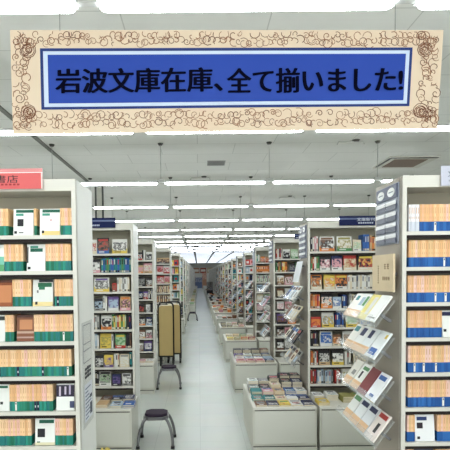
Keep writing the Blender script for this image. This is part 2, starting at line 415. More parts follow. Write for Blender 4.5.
lrow(5, [('s', -28, -11), ('f', -9.5, 9, W, [(.1, .9, .86, .95, DG), (.5, .65, .25, .35, K)], 'white face-out paperback at left edge of the sixth left shelf'), ('s', 9.5, 55.2),
         ('f', 56, 74, W, [(0, 1, .52, .96, (44, 36, 60)), (.15, .25, .55, .9, (200, 190, 210)), (.45, .55, .6, .9, (200, 190, 210)), (.7, .8, .6, .95, (180, 170, 200)), (.75, 1, .1, .35, (60, 66, 100))], 'white face-out paperback with dark patterned upper half, sixth left shelf')])
lrow(6, [('s', -28, 34), ('f', 34.8, 54.5, W, [(.2, .95, .82, .95, DG), (.12, .5, .3, .62, K), (.1, .25, .04, .14, DG), (0, 1, 0, .1, (220, 214, 180))], 'white face-out paperback with black block title, seventh left shelf'), ('s', 55, 73)])
# --- near right case
YR = CYS[0]+.018
def rrow(k, items):
    z = SH[k]+.001
    for it in items:
        a, b_ = xs(it[1], YR, z+.07), xs(it[2], YR, z+.07)
        a = max(a, RX+.0245)
        if it[0] in 'sw':
            lab = 'tan paperback with blue-banded spine on the %s shelf of the nearest right bookcase' % SHN[k]; g = 'blue-banded paperbacks, %s right shelf' % SHN[k]
            if it[0] == 'w': lab = 'pale lilac-white paperback spine at the left end, top right shelf'; g = 'pale spines on the top right shelf'
            spine_run(a, b_, YR, z, WHT if it[0] == 'w' else VB, lab, g, SPB if it[0] == 's' else None, prob=.1 if k in (1, 2, 4, 5) else .02)
        else: face_book(a, b_, YR, z, .15, it[3], it[4], it[5], lean=it[6] if len(it) > 6 else .1)
E = 462
rrow(0, [('w', 409, 420), ('s', 420, E)])
rrow(1, [('s', 409, E)]); rrow(2, [('s', 408, E)])
rrow(3, [('s', 408, 442.5), ('f', 443, 462, W, [(0, 1, .8, .95, (36, 40, 80)), (.05, .2, .2, .3, K)], 'white face-out paperback at right edge, fourth right shelf')])
rrow(4, [('s', 408, E)]); rrow(5, [('s', 408, E)])
rrow(6, [('s', 407, 415.2), ('f', 415.6, 435, (236, 238, 240), [(.1, .62, .78, .92, (40, 60, 110)), (.1, .4, .48, .7, (40, 30, 40)), (.1, .24, .08, .18, K)], 'white face-out paperback with blue bar and dark square, seventh right shelf'),
         ('s', 437.5, E)])
rrow(7, [('s', 407, 415.2), ('f', 416, 434, (60, 62, 80), [(.1, .5, .7, .9, (40, 50, 90))], 'dark face-out paperback at the bottom right shelf'), ('s', 436, E)])
# --- the out-of-frame rest of these two shelves
rr = random.Random(9)
for k in range(8):
    for (a, b_, bands) in ((LX[0]-CW+.026, xs(-29, YL)-.02, GRN), (xs(E, YR)+.02, RX+CW-.026, BLU)):
        x = a
        while x < b_-.014:
            t = rr.choice((.011, .013, .015)); stuff_book(x, x+t-.0005, YL, YL+.105, SH[k]+.001, SH[k]+.149, rr.choice(TAN), rr.choice(bands)); x += t
k = 7
x = xs(-29, YL)
while x < LX[0]-.045:
    t = rr.choice((.011, .013, .015)); stuff_book(x, x+t-.0005, YL, YL+.105, SH[k]+.001, SH[k]+.149, rr.choice(TAN), rr.choice(GRN)); x += t

# --- the middle-distance cases, item by item
CN = {(251, 0): 0}
def cname(c):
    best = None
    for n, q in (('white', (235, 235, 232)), ('grey', (140, 140, 140)), ('black', (25, 25, 30)), ('red', (190, 50, 45)), ('orange', (230, 130, 50)), ('yellow', (232, 200, 80)), ('green', (70, 140, 70)), ('teal', (40, 140, 140)), ('blue', (50, 100, 180)), ('navy', (30, 40, 90)), ('purple', (110, 80, 150)), ('pink', (225, 150, 165)), ('brown', (120, 80, 55)), ('cream', (225, 210, 175)), ('pale blue', (170, 195, 220))):
        d = sum((a-b_)**2 for a, b_ in zip(c, q))
        if best is None or d < best[0]: best = (d, n)
    return best[1]
BC = {'red': (186, 56, 48), 'or': (226, 132, 58), 'ye': (230, 200, 84), 'gr': (78, 144, 84), 'te': (34, 130, 134), 'bl': (48, 98, 176), 'na': (30, 38, 84), 'pu': (108, 84, 148),
      'pi': (222, 160, 168), 'br': (118, 80, 58), 'cr': (226, 214, 186), 'pb': (172, 194, 214), 'w': (230, 230, 226), 'gy': (150, 150, 146), 'k': (30, 28, 34), 'ol': (150, 146, 78), 'lg': (168, 200, 160), 'tn': (206, 170, 126)}
for k_ in BC: BC[k_] = tuple(int(v*.90+8) for v in BC[k_])
def C(x): return BC[x] if isinstance(x, str) else x
def mixed(side, i, px0, px1, rows, nm):
    Y = CYS[i]+.02
    lo, hi = (LX[i]-CW+.024, LX[i]-.024) if side < 0 else (RX+.024, RX+CW-.024)
    for k, items in enumerate(rows):
        z = SH[k]+.001; cnt = 0
        for it in items:
            kind, a, b_ = it[0], max(lo, xs(it[1], Y, z+.07)), min(hi, xs(it[2], Y, z+.07))
            if b_-a < .008: continue
            if kind == 's':          # run of spines: colours
                cols = it[3].split(); h0 = it[4] if len(it) > 4 else .15; x = a; n = 0
                while x < b_-.012:
                    c = C(cols[n % len(cols)]); t = min(rr.uniform(.016, .024), b_-x); h = min(h0*rr.uniform(.93, 1.05), .165)
                    if k == 0: h *= 1.05
                    m2 = MB(); m2.box(0, t-.001, 0, .13, 0, h, mat(c), skip=(1,)); m2.box(.001, t-.002, .003, .128, h-.002, h-.001, PAGE)
                    m2.box(t*.25, t*.7, -.0005, 0, h*.55, h*.88, mat(C(rr.choice(['w', 'k', 'cr', 'red', 'na']))))
                    m2.box(t*.1, t*.9, -.0004, 0, h*.04, h*.16, mat(C(rr.choice(['w', 'cr', 'k', 'gy']))))
                    o = m2.build('spine_out_book', None, (x, Y+rr.uniform(0, .012), z)); n += 1; x += t
                    tag(o, '%s book among spine-out books on the %s shelf of the %s bookcase' % (cname(c), SHN[k], nm), 'book', '%s spines, %s shelf, %s bookcase' % (cname(c), SHN[k], nm))
            else:
                cs = it[3].split(); w = b_-a; h = it[4] if len(it) > 4 else min(.155, max(.12, w*1.35)); base = C(cs[0]); cnt += 1
                dec = []
                if len(cs) > 1: dec.append((0, 1, 0, .34, C(cs[1])))
                if len(cs) > 2: dec.append((.06, .96, .2, .78, picture(base, C(cs[2]), C(rr.choice(cs)))))
                else: dec.append((.1, .9, .2, .8, picture(base, C(cs[-1]), base)))
                if len(cs) > 3: dec.append((.1, .9, .80, .93, C(cs[3])))
                dec.append((.15, .6, .08, .14, C(rr.choice(['k', 'w']))))
                face_book(a+.001, b_-.001, Y, z, h, base, dec, '%s face-out book, %s from left on the %s shelf of the %s bookcase' % (cname(base), ORD[cnt-1], SHN[k], nm), name='face_out_book')
mixed(-1, 1, 92, 131, [
 [('f', 86, 96.5, 'w cr red'), ('f', 97, 109, 'k bl br red', .165), ('f', 112, 127, 'w ye k', .15)],
 [('f', 90, 100, 'k pi w'), ('s', 101, 131, 'te bl te gr te bl bl te', .155)],
 [('f', 94, 109, 'w ye k pu', .15), ('f', 112, 116.5, 'red br', .09), ('s', 117, 130, 'w cr w gy w', .15)],
 [('f', 94, 103, 'k gy pb'), ('s', 103, 107, 'w w'), ('f', 108, 118.5, 'pu w pb'), ('f', 120, 130.5, 'tn pi k or')],
 [('s', 93, 100, 'gy w gy br'), ('f', 101, 111.5, 'w or k'), ('s', 112, 126, 'gr ye lg red ye'), ('s', 127, 131, 'k na')],
 [('s', 93, 99, 'w pb w'), ('f', 100, 111, 'ye ye ol'), ('s', 111.5, 114, 'w cr'), ('f', 115, 125.5, 'gr red lg ye'), ('s', 126, 131, 'k k br')],
 [('f', 95, 103.5, 'k k w'), ('f', 104, 113, 'ye pu tn'), ('s', 114, 119, 'w w cr'), ('f', 119.5, 129, 'cr cr w gy'), ('s', 129.5, 132, 'te ye')],
 [('s', 93, 98.5, 'k k'), ('f', 99, 111, 'gy w lg k'), ('f', 112, 120.5, 'na k pu'), ('f', 122, 131, 'w gy w k')]], 'second left')
mixed(1, 1, 312, 395, [
 [('s', 311, 319, 'k w pi w'), ('f', 319.5, 334.5, 'w or k br'), ('f', 337, 352, 'w gr cr ol'), ('f', 353, 361.5, 'cr w lg'), ('s', 363, 369.5, 'bl bl', .17), ('s', 370, 384, 'tn or tn k'), ('f', 386, 398, 'w gy k')],
 [('s', 311, 319.5, 'gr red w gr'), ('f', 320, 330.5, 'k w pi'), ('f', 331.5, 342.5, 'na w pi'), ('f', 343.5, 356.5, 'red cr tn'), ('f', 358, 374, 'k cr red ye'), ('f', 375, 388, 'red cr k')],
 [('f', 311, 322, 'or cr br k'), ('f', 324, 335, 'ye cr or'), ('f', 335.5, 347.5, 'or w k ye'), ('s', 348, 385, 'w cr w w gy')],
 [('s', 311, 320, 'or tn or red'), ('f', 321, 332.5, 'k or w'), ('f', 333, 341.5, 'pb w bl'), ('s', 342, 348, 'na bl'), ('s', 350, 386, 'w cr w pb')],
 [('f', 311, 321, 'red red or', .11), ('f', 322, 334, 'w ye gy'), ('s', 335, 344, 'na bl bl'), ('f', 346, 358, 'w ye lg'), ('f', 360, 372, 'cr w bl')],
 [('s', 311, 319, 'k k na'), ('f', 320, 332.5, 'w w bl bl'), ('f', 333, 341, 'br cr or'), ('f', 343, 356, 'w cr br'), ('f', 358, 372, 'w bl cr')],
 [('s', 311, 318, 'or br w red'), ('f', 319, 330, 'k tn w'), ('f', 332, 344, 'k ye w'), ('s', 345, 352, 'w gy w'), ('f', 354, 368, 'cr w gy')],
 [('s', 311, 317, 'red br red'), ('s', 317.5, 334, 'pb w pb gy'), ('s', 335, 340, 'red w'), ('f', 342, 356, 'w cr ol'), ('f', 358, 372, 'w pb cr')]], 'second right')
mixed(-1, 2, 139, 153, [
 [('f', 138, 142, 'k red w'), ('s', 142, 145.5, 'k w gy'), ('f', 146, 152, 'w gy k')],
 [('f', 138, 143, 'tn or pi'), ('f', 143.5, 152, 'pi tn w')], [('f', 138, 145, 'k k gy'), ('f', 146, 152, 'k br w')],
 [('f', 138, 143, 'na k w'), ('f', 143.5, 148, 'pu red w'), ('s', 148.5, 152.5, 'w k')], [('f', 138, 144, 'k br red'), ('f', 146, 150, 'w gy'), ('s', 150.5, 152.5, 'k')],
 [('f', 139, 145, 'k or w'), ('f', 146, 152, 'na pb w')], [('f', 139, 145, 'br tn w'), ('f', 146, 152, 'w pi k')], [('f', 139, 143, 'w br'), ('f', 144, 152, 'pu na w')]], 'third left')
mixed(-1, 3, 157, 171, [
 [('f', 157, 170, 'tn k br', .12)], [('f', 157, 163, 'pi w red'), ('f', 163.5, 170, 'w red pi')], [('f', 157, 164, 'red pi w'), ('f', 164.5, 170, 'pi tn red')],
 [('s', 157, 170, 'cr br cr tn')], [('s', 157, 170, 'tn br cr br')], [('f', 157, 163, 'w br tn'), ('f', 164, 170, 'cr k br')], [], []], 'fourth left')
mixed(1, 2, 277, 300, [
 [('s', 276, 282, 'red w br'), ('f', 283, 290, 'w k k'), ('f', 291, 298, 'lg gr w'), ('f', 300, 308, 'w cr')], [('s', 276, 282, 'gr k or'), ('s', 282, 288, 'or ye or'), ('f', 289.5, 295, 'k na gy'), ('s', 296, 302, 'gr lg')],
 [('f', 277, 284, 'w br tn'), ('f', 284.5, 293, 'br pi w'), ('f', 294, 302, 'w cr')], [('f', 277, 284, 'br k cr'), ('f', 285, 292, 'w pb gy')], [('f', 277, 284, 'w k pi'), ('f', 285, 292, 'pi w br')],
 [('f', 277, 287, 'pu k br'), ('f', 288, 296, 'br or w')], [('f', 277, 284, 'k w br'), ('f', 285, 292, 'pi w k')], [('f', 277, 284, 'k br w'), ('f', 285, 292, 'w gy')]], 'third right')
mixed(1, 3, 257, 270, [
 [('s', 256, 260, 'lg te w'), ('f', 260.5, 265, 'or br pi'), ('f', 265.5, 270, 'tn red')], [('s', 256, 270, 'or or or or', .13)], [('s', 256, 270, 'w lg w gy')], [('f', 257, 263, 'pb w k'), ('f', 263.5, 269, 'gy k')],
 [('f', 257, 263, 'cr tn w'), ('f', 264, 270, 'lg te')], [('f', 257, 263, 'pi k w'), ('f', 264, 270, 'w gy')], [('f', 257, 263, 'k w'), ('f', 264, 270, 'pi w')], []], 'fourth right')

# --- far shelves: one mesh of countless small books
pal = 0
def fill_far(x0, x1, Y, z):
    x = x0
    while x < x1-.02:
        if rr.random() < .5: w = rr.uniform(.07, .12)
        else: w = rr.uniform(.02, .045)
        w = min(w, x1-x); c = C(rr.choice(['w', 'w', 'cr', 'pb', 'gy', 'k', 'br', 'pi', 'te', 'na', 'or', 'tn', 'lg', 'ye', 'red', 'k'])); h = rr.uniform(.12, .16)
        stuff_book(x, x+w-.002, Y+.02, Y+.035, z+.001, z+h, c)
        if w > .06: STUFF.box(x+w*.2, x+w*.7, Y+.018, Y+.02, z+h*.3, z+h*.7, mat(C(rr.choice(['k', 'red', 'w', 'na', 'or']))), skip=(0, 4))
        x += w
for i in range(4, NCASE):
    for k in range(8):
        if i < 14: fill_far(LX[i]-.4, LX[i]-.03, CYS[i], SH[k]); fill_far(RX+.03, RX+.4, CYS[i], SH[k])
# the leftover third/fourth case interiors behind the frame edge
for i in (1, 2, 3):
    for k in range(8):
        if i == 1: fill_far(LX[i]-CW+.03, xs(83, CYS[i]), CYS[i], SH[k]) if xs(83, CYS[i]) > LX[i]-CW+.05 else None
        else: fill_far(LX[i]-CW+.03, xs((135, 153)[i-2], CYS[i]), CYS[i], SH[k])
        if i > 1: fill_far(xs((311, 274)[i-2], CYS[i]), RX+CW-.03, CYS[i], SH[k])

# ------------------------------------------------------------------ end-of-case racks on the right
LEAN = math.radians(36)
def rack_T(i, z):       # local frame: u along +Y, v up the cover, n towards the shopper
    Y = CYS[i]+.01
    o = Vector((RKX, Y, z)); u = Vector((0, 1, 0)); v = Vector((math.sin(LEAN), 0, math.cos(LEAN))); n = Vector((-math.cos(LEAN), 0, math.sin(LEAN)))
    M = Matrix(((u.x, n.x, v.x, o.x), (u.y, n.y, v.y, o.y), (u.z, n.z, v.z, o.z), (0, 0, 0, 1)))
    return M            # local x=u, y=n, z=v
RKX = at(373, 359, CYS[0]+.02).x
RZ = [at(373, q, CYS[0]+.02).z for q in (322, 359, 402, 442)]
L_ = .60
def make_rack():
    t = empty('acrylic_book_rack'); 
    a = MB(); a.box(-.01, L_, -.025, -.022, -.02, .165, ACR); a.build('back_plate', t)
    a = MB(); a.box(-.01, L_, -.025, .03, -.008, -.005, ACR); a.build('tray', t)
    a = MB(); a.box(-.01, L_, .030, .033, -.008, .03, ACR); a.build('front_lip', t)
    for q in (.05, .27):
        a = MB(); a.box(q, q+.03, -.10, -.025, .06, .075, GREYM); a.build('bracket', t)
    return t
rack0 = make_rack()
RN = ['topmost', 'second', 'third', 'lowest']
def rack_book(i, z, u0, wd, ln, n0, base, dec, label, group):
    a = MB(); a.box(0, wd, 0, .010, 0, ln, mat(base)); a.box(.001, wd-.001, .001, .009, -.0005, ln+.0004, PAGE)
    for j, (p, q, r_, s_, cc) in enumerate(dec): a.box(p*wd, q*wd, .010, .0105+.0003*j, r_*ln, s_*ln, mat(C(cc)))
    o = a.build('display_paperback'); o.matrix_world = rack_T(i, z) @ Matrix.Translation((u0, n0, 0))
    return tag(o, label, 'book', group)
TB = (0, 1, 0, .30, (224, 186, 146))
R1B = [  # near end first (u small = near)
 [((236, 238, 236), [(.1, .9, .1, .16, 'gy')]), ((226, 214, 130), [(.1, .5, .2, .9, 'w')]), ((232, 236, 234), [TB, (.5, .9, .5, .85, 'pb'), (.1, .4, .5, .9, 'gr')]), ((234, 232, 226), [TB, (.3, .7, .7, .9, 'te')])],
 [((230, 236, 238), [(.2, .9, .1, .35, 'bl'), (.1, .3, .75, .9, 'ye')]), ((228, 234, 236), [(.5, .9, .6, .92, 'na'), TB]), ((232, 234, 232), [TB, (.4, .9, .6, .92, 'na')]), ((236, 234, 228), [TB, (.3, .9, .7, .92, 'te')])],
 [((234, 236, 240), [(.2, .9, .74, .9, 'bl'), (.3, .7, .1, .2, 'bl')]), ((120, 40, 44), []), ((236, 238, 232), [(.1, .8, .76, .9, 'gr'), (.5, .7, .4, .7, 'k'), TB]), ((228, 226, 216), [TB, (.2, .6, .4, .6, 'gy')])],
 [((232, 222, 216), [(.1, .9, .78, .94, 'red'), (.3, .55, .25, .6, 'k')]), ((226, 230, 234), [(.1, .9, .74, .92, 'na'), TB]), ((228, 232, 234), [(.1, .9, .74, .92, 'na'), TB]), ((232, 234, 230), [(.1, .9, .74, .92, 'gr'), TB])]]
DSH = ['nearest', 'second', 'third', 'farthest']
first = True
for i in range(6):
    for j, z in enumerate(RZ):
        r_ = rack0 if first else dup(rack0, (0, 0, 0)); first = False
        r_.matrix_world = rack_T(i, z)
        tag(r_, 'clear acrylic rack, %s on the end of the %s right bookcase' % (RN[j], PLACE[i]), 'book rack', 'acrylic racks on the %s right bookcase end' % PLACE[i])
        for q in range(4):
            if i == 0: base, dec = R1B[j][q]
            else:
                base = C(rr.choice([['pb', 'w', 'w', 'bl'], ['w', 'cr', 'w', 'br'], ['k', 'w', 'gy', 'cr'], ['w', 'k', 'cr', 'gy']][j] if i == 1 else ['w', 'pb', 'cr', 'k', 'w', 'pi', 'gy', 'lg']))
                dec = [(.1, .85, .7, .9, rr.choice(['na', 'k', 'bl', 'red', 'br'])), (.25, .7, .2, .55, rr.choice(['k', 'gy', 'w', 'pb', 'br']))]
            w = .128; ln = .178
            n0 = -.018+.004*(3-q)
            rack_book(i, z, .005+.145*q+rr.uniform(-.004, .004), w, ln, n0, base, dec,
                '%s cover, %s in the %s rack of the %s right bookcase end' % (cname(base), DSH[q], RN[j], PLACE[i]), 'books in the acrylic racks on the right')
for i in range(6, 13):
    for z in RZ:
        M = rack_T(i, z)
        for q in range(4):
            c = C(rr.choice(['w', 'w', 'pb', 'cr', 'k', 'gy', 'pi', 'br'])); STUFF.box(.01+.12*q, .11+.12*q, -.015, 0, 0, .17, mat(c), M)
            STUFF.box(.02+.12*q, .09+.12*q, 0, .002, .06, .14, mat(C(rr.choice(['k', 'na', 'w', 'red']))), M)

# leaflet holders above the racks
SL = mat((48, 58, 88), .4, .5, 'slate_card')
ACR2 = clear('thin_acrylic', (240, 244, 248), .06)
def make_holder():
    t = empty('leaflet_holder')
    a = MB(); a.box(-.008, 0, 0, .30, 0, .345, mat((150, 156, 170), .4)); a.build('backboard', t)
    a = MB(); a.box(-.014, -.008, .005, .295, .262, .340, SL)
    for y in (.078, .222):
        pts = [(y+.048*math.cos(2*PI*k/20), .300+.026*math.sin(2*PI*k/20)) for k in range(20)]
        T = Matrix(((0, 0, 1, 0), (1, 0, 0, 0), (0, 1, 0, 0), (0, 0, 0, 1)))
        a.prism(pts, -.0165, -.0138, mat((238, 240, 240)), T)
        a.box(-.0172, -.0164, y-.03, y+.03, .297, .303, mat((110, 120, 140)))
    a.build('header_card', t)
    for r_ in range(4):
        for cidx in range(2):
            a = MB(); y0 = .006+.147*cidx; z0 = .004+.063*r_
            pts = []
            for k in range(7): f = k/6; pts.append((-.018-.022*math.sin(PI*f), y0+.141*f))
            for k in range(6):
                (xa, ya), (xb, yb) = pts[k], pts[k+1]
                a.hexa([Vector(p) for p in ((xa, ya, z0), (xb, yb, z0), (xb+.0015, yb, z0), (xa+.0015, ya, z0), (xa-.006, ya, z0+.04), (xb-.006, yb, z0+.04), (xb-.0045, yb, z0+.04), (xa-.0045, ya, z0+.04))], ACR2)
            a.build('pocket', t)
    return t
def leaf_mesh(sl, w):
    a = MB(); a.box(-.016, -.012, 0, .13, 0, .034, sl); a.box(-.020, -.016, 0, .13, .030, .052, w); return a.mesh('leaflet')  # white strip holds both paper edge and painted lamp reflection
LF = leaf_mesh(SL, mat((236, 238, 240)))
h0 = make_holder(); HZ = 1.855
for i in range(6):
    h = h0 if i == 0 else dup(h0, (0, 0, 0)); h.location = (RX-.001, CYS[i]+.035, HZ)
    tag(h, 'slate and clear leaflet holder high on the %s right bookcase end' % PLACE[i], 'leaflet holder', 'leaflet holders on the right bookcase ends')
    if i < 3:
        for r_ in range(4):
            for c in range(2):
                o = bpy.data.objects.new('leaflet', LF); COL.objects.link(o); o.location = (RX-.001, CYS[i]+.035+.011+.147*c, HZ+.006+.063*r_)
                tag(o, 'slate leaflet with white edge and painted glint in the %s row, %s right bookcase end' % (['bottom', 'third', 'second', 'top'][r_], PLACE[i]), 'leaflet', 'leaflets, %s row, %s right holder' % (['bottom', 'third', 'second', 'top'][r_], PLACE[i]))
# beige notice on the near right end
t = empty('beige_sign', (RX-.035, CYS[0]+.006, at(394, 292, CYS[0]+.01).z))
a = MB(); a.box(-.012, 0, 0, .30, 0, .215, noisy((214, 196, 164), 'kraft_card', .7, .05, 20)); a.build('board', t)
BR = mat((120, 92, 62))
a = MB()
rq = random.Random(2)
for (y0, z0, n, sz) in ((.055, .13, 2, .030), (.045, .065, 4, .020)):
    for q in range(n):
        y = y0+q*sz*1.35
        for s_ in range(5):
            if s_ < 3: a.box(-.0128, -.0118, y, y+sz*.9, z0+sz*.42*s_, z0+sz*.42*s_+.003, BR)
            else: a.box(-.0128, -.0118, y+sz*.3*(s_-2), y+sz*.3*(s_-2)+.003, z0, z0+sz, BR)
for q in range(8): a.box(-.0128, -.0118, .20+.002*(q % 2), .212, .045+.014*q, .054+.014*q, BR)
a.build('lettering', t)
for q in (.05, .22):
    a = MB(); a.box(0, .034, q, q+.02, .09, .11, GREYM); a.build('bracket', t)
tag(t, 'beige card sign with brown writing above the nearest acrylic racks', 'sign')
# white leaning panel on the second right end
t = empty('poster_panel', (RX-.02, CYS[1]+.03, 1.60)); a = MB()
a.hexa([Vector(p) for p in ((-.075, 0, 0), (-.070, 0, 0), (-.070, .28, 0), (-.075, .28, 0), (-.025, 0, .22), (-.020, 0, .22), (-.020, .28, .22), (-.025, .28, .22))], mat((222, 226, 230)))
a.build('sheet', t); a = MB(); a.box(-.03, .019, .12, .15, .16, .18, GREYM); a.build('bracket', t)
tag(t, 'plain white leaning panel on the second right bookcase end', 'sign')

# ------------------------------------------------------------------ books lying on the display cabinets
FLAT = {}
def flat_mesh(c, dec, w=.108, l=.155, t=.014):
    key = (c, dec, w, l, t)
    if key not in FLAT:
        a = MB(); m = mat(C(c)); a.box(0, w, 0, l, t-.0015, t, m); a.box(0, w, 0, l, 0, .0015, m); a.box(0, .0015, 0, l, .0015, t-.0015, m); a.box(.0015, w-.002, .002, l-.002, .0015, t-.0015, PAGE)
        for j, (p, q, r_, s_, cc) in enumerate(DEC[dec]): a.box(p*w, q*w, r_*l, s_*l, t, t+.0004+.0002*j, mat(C(cc)) if j else picture(C(c), C(cc), C(rr.choice(['k', 'w', 'red', 'na', 'te'])), 40))
        FLAT[key] = a.mesh('laid_flat_book')
    return FLAT[key]
DEC = {0: (), 1: ((.15, .85, .3, .8, 'gy'), (.3, .7, .1, .2, 'w')), 2: ((.1, .9, .1, .5, 'w'), (.2, .8, .65, .85, 'k')), 3: ((.15, .85, .15, .6, 'red'), (.1, .9, .75, .9, 'na')),
       4: ((.1, .9, .2, .8, 'pi'), (.2, .8, .35, .65, 'red')), 5: ((.1, .5, .1, .5, 'ye'), (.2, .9, .65, .85, 'gr')), 6: ((0, 1, .6, 1, 'bl'), (.2, .7, .2, .4, 'w'))}
def stack(x, y, n, c, dec, where, w=.108, l=.155, t=.014, z=TH):
    for q in range(n):
        o = bpy.data.objects.new('laid_flat_book', flat_mesh(c, dec, w, l, t)); COL.objects.link(o)
        o.location = (x+rr.uniform(-.0015, .0015), y+rr.uniform(-.0015, .0015), z+.0006+(t+.0007)*q); o.rotation_euler.z = rr.uniform(-.02, .02)
        pos = 'top' if q == n-1 else 'lower'
        tag(o, '%s %s book, %s' % (pos, cname(C(c)), where), 'book', 'stacked books, %s' % where)
colname = ['aisle-side', 'second', 'middle', 'fourth', 'shelf-side']
rowname = ['front', 'second', 'third', 'fourth', 'back']
T1 = [  # front row first; (colour, decal)
 [('br', 1), ('na', 2), ('ye', 5), ('w', 3), ('na', 2)],
 [('te', 1), ('te', 2), ('cr', 3), ('w', 6), ('na', 6)],
 [('te', 0), ('pi', 6), ('tn', 1), ('bl', 2), ('w', 2)],
 [('gy', 2), ('k', 1), ('cr', 2), ('k', 1), ('na', 1)],
 [('w', 2), ('gy', 1), ('k', 4), ('k', 3), ('k', 1)]]
CN1 = [1, 2, 4, 6, 8]
for r_ in range(5):
    for c in range(5):
        stack(.535+.115*c-.01*(r_ % 2), CYS[1]-CO+.04+.165*r_, CN1[r_] + (2 if c > 2 and r_ > 2 else 0) - (2 if c < 2 and r_ > 2 else 0), T1[r_][c][0], T1[r_][c][1], '%s row, %s column, nearest end cabinet' % (rowname[r_], colname[c]))
T2 = [[('pi', 4), ('pi', 4), ('pi', 4), ('na', 6)], [('w', 1), ('pb', 2), ('w', 6), ('pb', 0)], [('pu', 1), ('w', 2), ('gy', 2), ('gy', 6)], [('k', 0), ('k', 1), ('k', 0), ('br', 1)]]
for r_ in range(4):
    for c in range(4):
        stack(.535+.138*c, CYS[2]-CO+.04+.19*r_, (2, 2, 3, 6)[r_], T2[r_][c][0], T2[r_][c][1], '%s row of stacks, second end cabinet' % rowname[r_], w=.125, l=.17)
T3 = [[('ye', 5), ('ol', 1), ('or', 3), ('red', 1)], [('cr', 1), ('tn', 0), ('gr', 2), ('w', 0)]]
for r_ in range(2):
    for c in range(4): stack(.54+.138*c, CYS[3]-CO+.04+.36*r_, (3, 4)[r_], T3[r_][c][0], T3[r_][c][1], '%s row of stacks, third end cabinet' % rowname[r_], w=.12, l=.17)
T4 = [[('k', 0), ('k', 1), ('w', 2), ('pi', 4)], [('k', 0), ('w', 1), ('pi', 0), ('k', 0)]]
for r_ in range(2):
    for c in range(4): stack(.54+.138*c, CYS[4]-CO+.04+.36*r_, (3, 5)[r_], T4[r_][c][0], T4[r_][c][1], '%s row of stacks, fourth end cabinet' % rowname[r_], w=.12, l=.17)
for i in range(5, 18):
    for c in range(4):
        for r_ in range(3):
            h = rr.choice((.02, .05, .09)); x = .54+.138*c; y = CYS[i]-.38+.26*r_
            STUFF.box(x, x+.12, y, y+.17, TH+.001, TH+h, mat(C(rr.choice(['w', 'k', 'pi', 'cr', 'or', 'br', 'pb', 'w', 'cr']))))
    if 8 <= i < 18:
        for r_ in range(2):
            STUFF.box(-.40, -.22, CYS[i]-.26+.28*r_, CYS[i]-.06+.28*r_, TH+.001, TH+rr.choice((.03, .08)), mat(C(rr.choice(['w', 'cr', 'ol', 'tn', 'lg']))))
STUFF_O = STUFF.build('distant_book')
tag(STUFF_O, 'rows of small mixed books on the distant shelves, racks and end cabinets', 'books', None, 'stuff')
# on the second left cabinet and the second right cabinet
y0 = CYS[1]-CO
for j, (x, yy, n, c, d) in enumerate(((-1.13, .05, 3, 'cr', 1), (-1.00, .04, 2, 'tn', 0), (-.88, .16, 3, 'k', 6), (-.86, .0, 2, 'pb', 2), (-.77, .19, 3, 'na', 1), (-.74, .02, 2, 'bl', 6), (-1.0, .22, 2, 'br', 1))):
    stack(x, y0+.02+yy, n, c, d, '%s, low cabinet of the second left bookcase' % ['far left', 'left front', 'back middle', 'front middle', 'back right', 'front right', 'back left'][j])
for j, (x, yy, n, c, d) in enumerate(((1.14, .04, 2, 'ye', 1), (1.14, .22, 3, 'w', 1), (1.27, .20, 4, 'w', 2), (1.40, .12, 4, 'ol', 0), (1.52, .12, 4, 'ol', 5), (1.64, .12, 4, 'ye', 1))):
    stack(x, y0+.02+yy, n, c, d, '%s, low cabinet of the second right bookcase' % ['front left', 'back left', 'second from left', 'middle', 'fourth from left', 'far right'][j])
for j in range(5):
    stack(-1.28+.125*j, CYS[2]-CO+.1, 2, ['w', 'tn', 'cr', 'pi', 'w'][j], 1, 'low cabinet of the third left bookcase')

# ------------------------------------------------------------------ case-top signs
def sign(name, x0, x1, Y, z0, z1, m, label, top=None):
    t = empty(name, ((x0+x1)/2, Y, z0)); w = (x1-x0)/2; h = z1-z0
    a = MB(); a.box(-w, w, -.012, -.006, 0, h, m); a.build('sign_face', t)
    return t, w, h
# red sign
Ys = CYS[0]-.005
p0 = at(-30, 189, Ys); p1 = at(42, 189, Ys); zt = at(20, 173.5, Ys).z; ztt = at(20, 169, Ys).z
RED = mat((206, 88, 88), .35, .5, 'red_sign'); nt = RED.node_tree
t, w, h = sign('category_sign', p0.x, p1.x, Ys, p1.z, zt, RED, '')
a = MB(); a.box(-w, w+.008, -.012, -.009, h+.004, h+(ztt-zt), clear('pink_acrylic', (228, 150, 150), .75)); a.box(-w, w+.008, -.012, -.008, h, h+.004, mat((240, 225, 222))); a.box(w, w+.008, -.012, -.006, 0, h, mat((226, 200, 196))); a.build('clear_top', t)
text('lettering', '書店', .05, mat((34, 30, 34)), t, (.010, -.0125, h*.62), width=.125, height=.042)
a = MB()
for q in range(9): a.box(-.11+.022*q, -.096+.022*q, -.0128, -.0118, h*.22, h*.33, mat((150, 40, 44)))
a.build('small_print', t)
tag(t, 'red sign with black writing on top of the nearest left bookcase', 'sign')
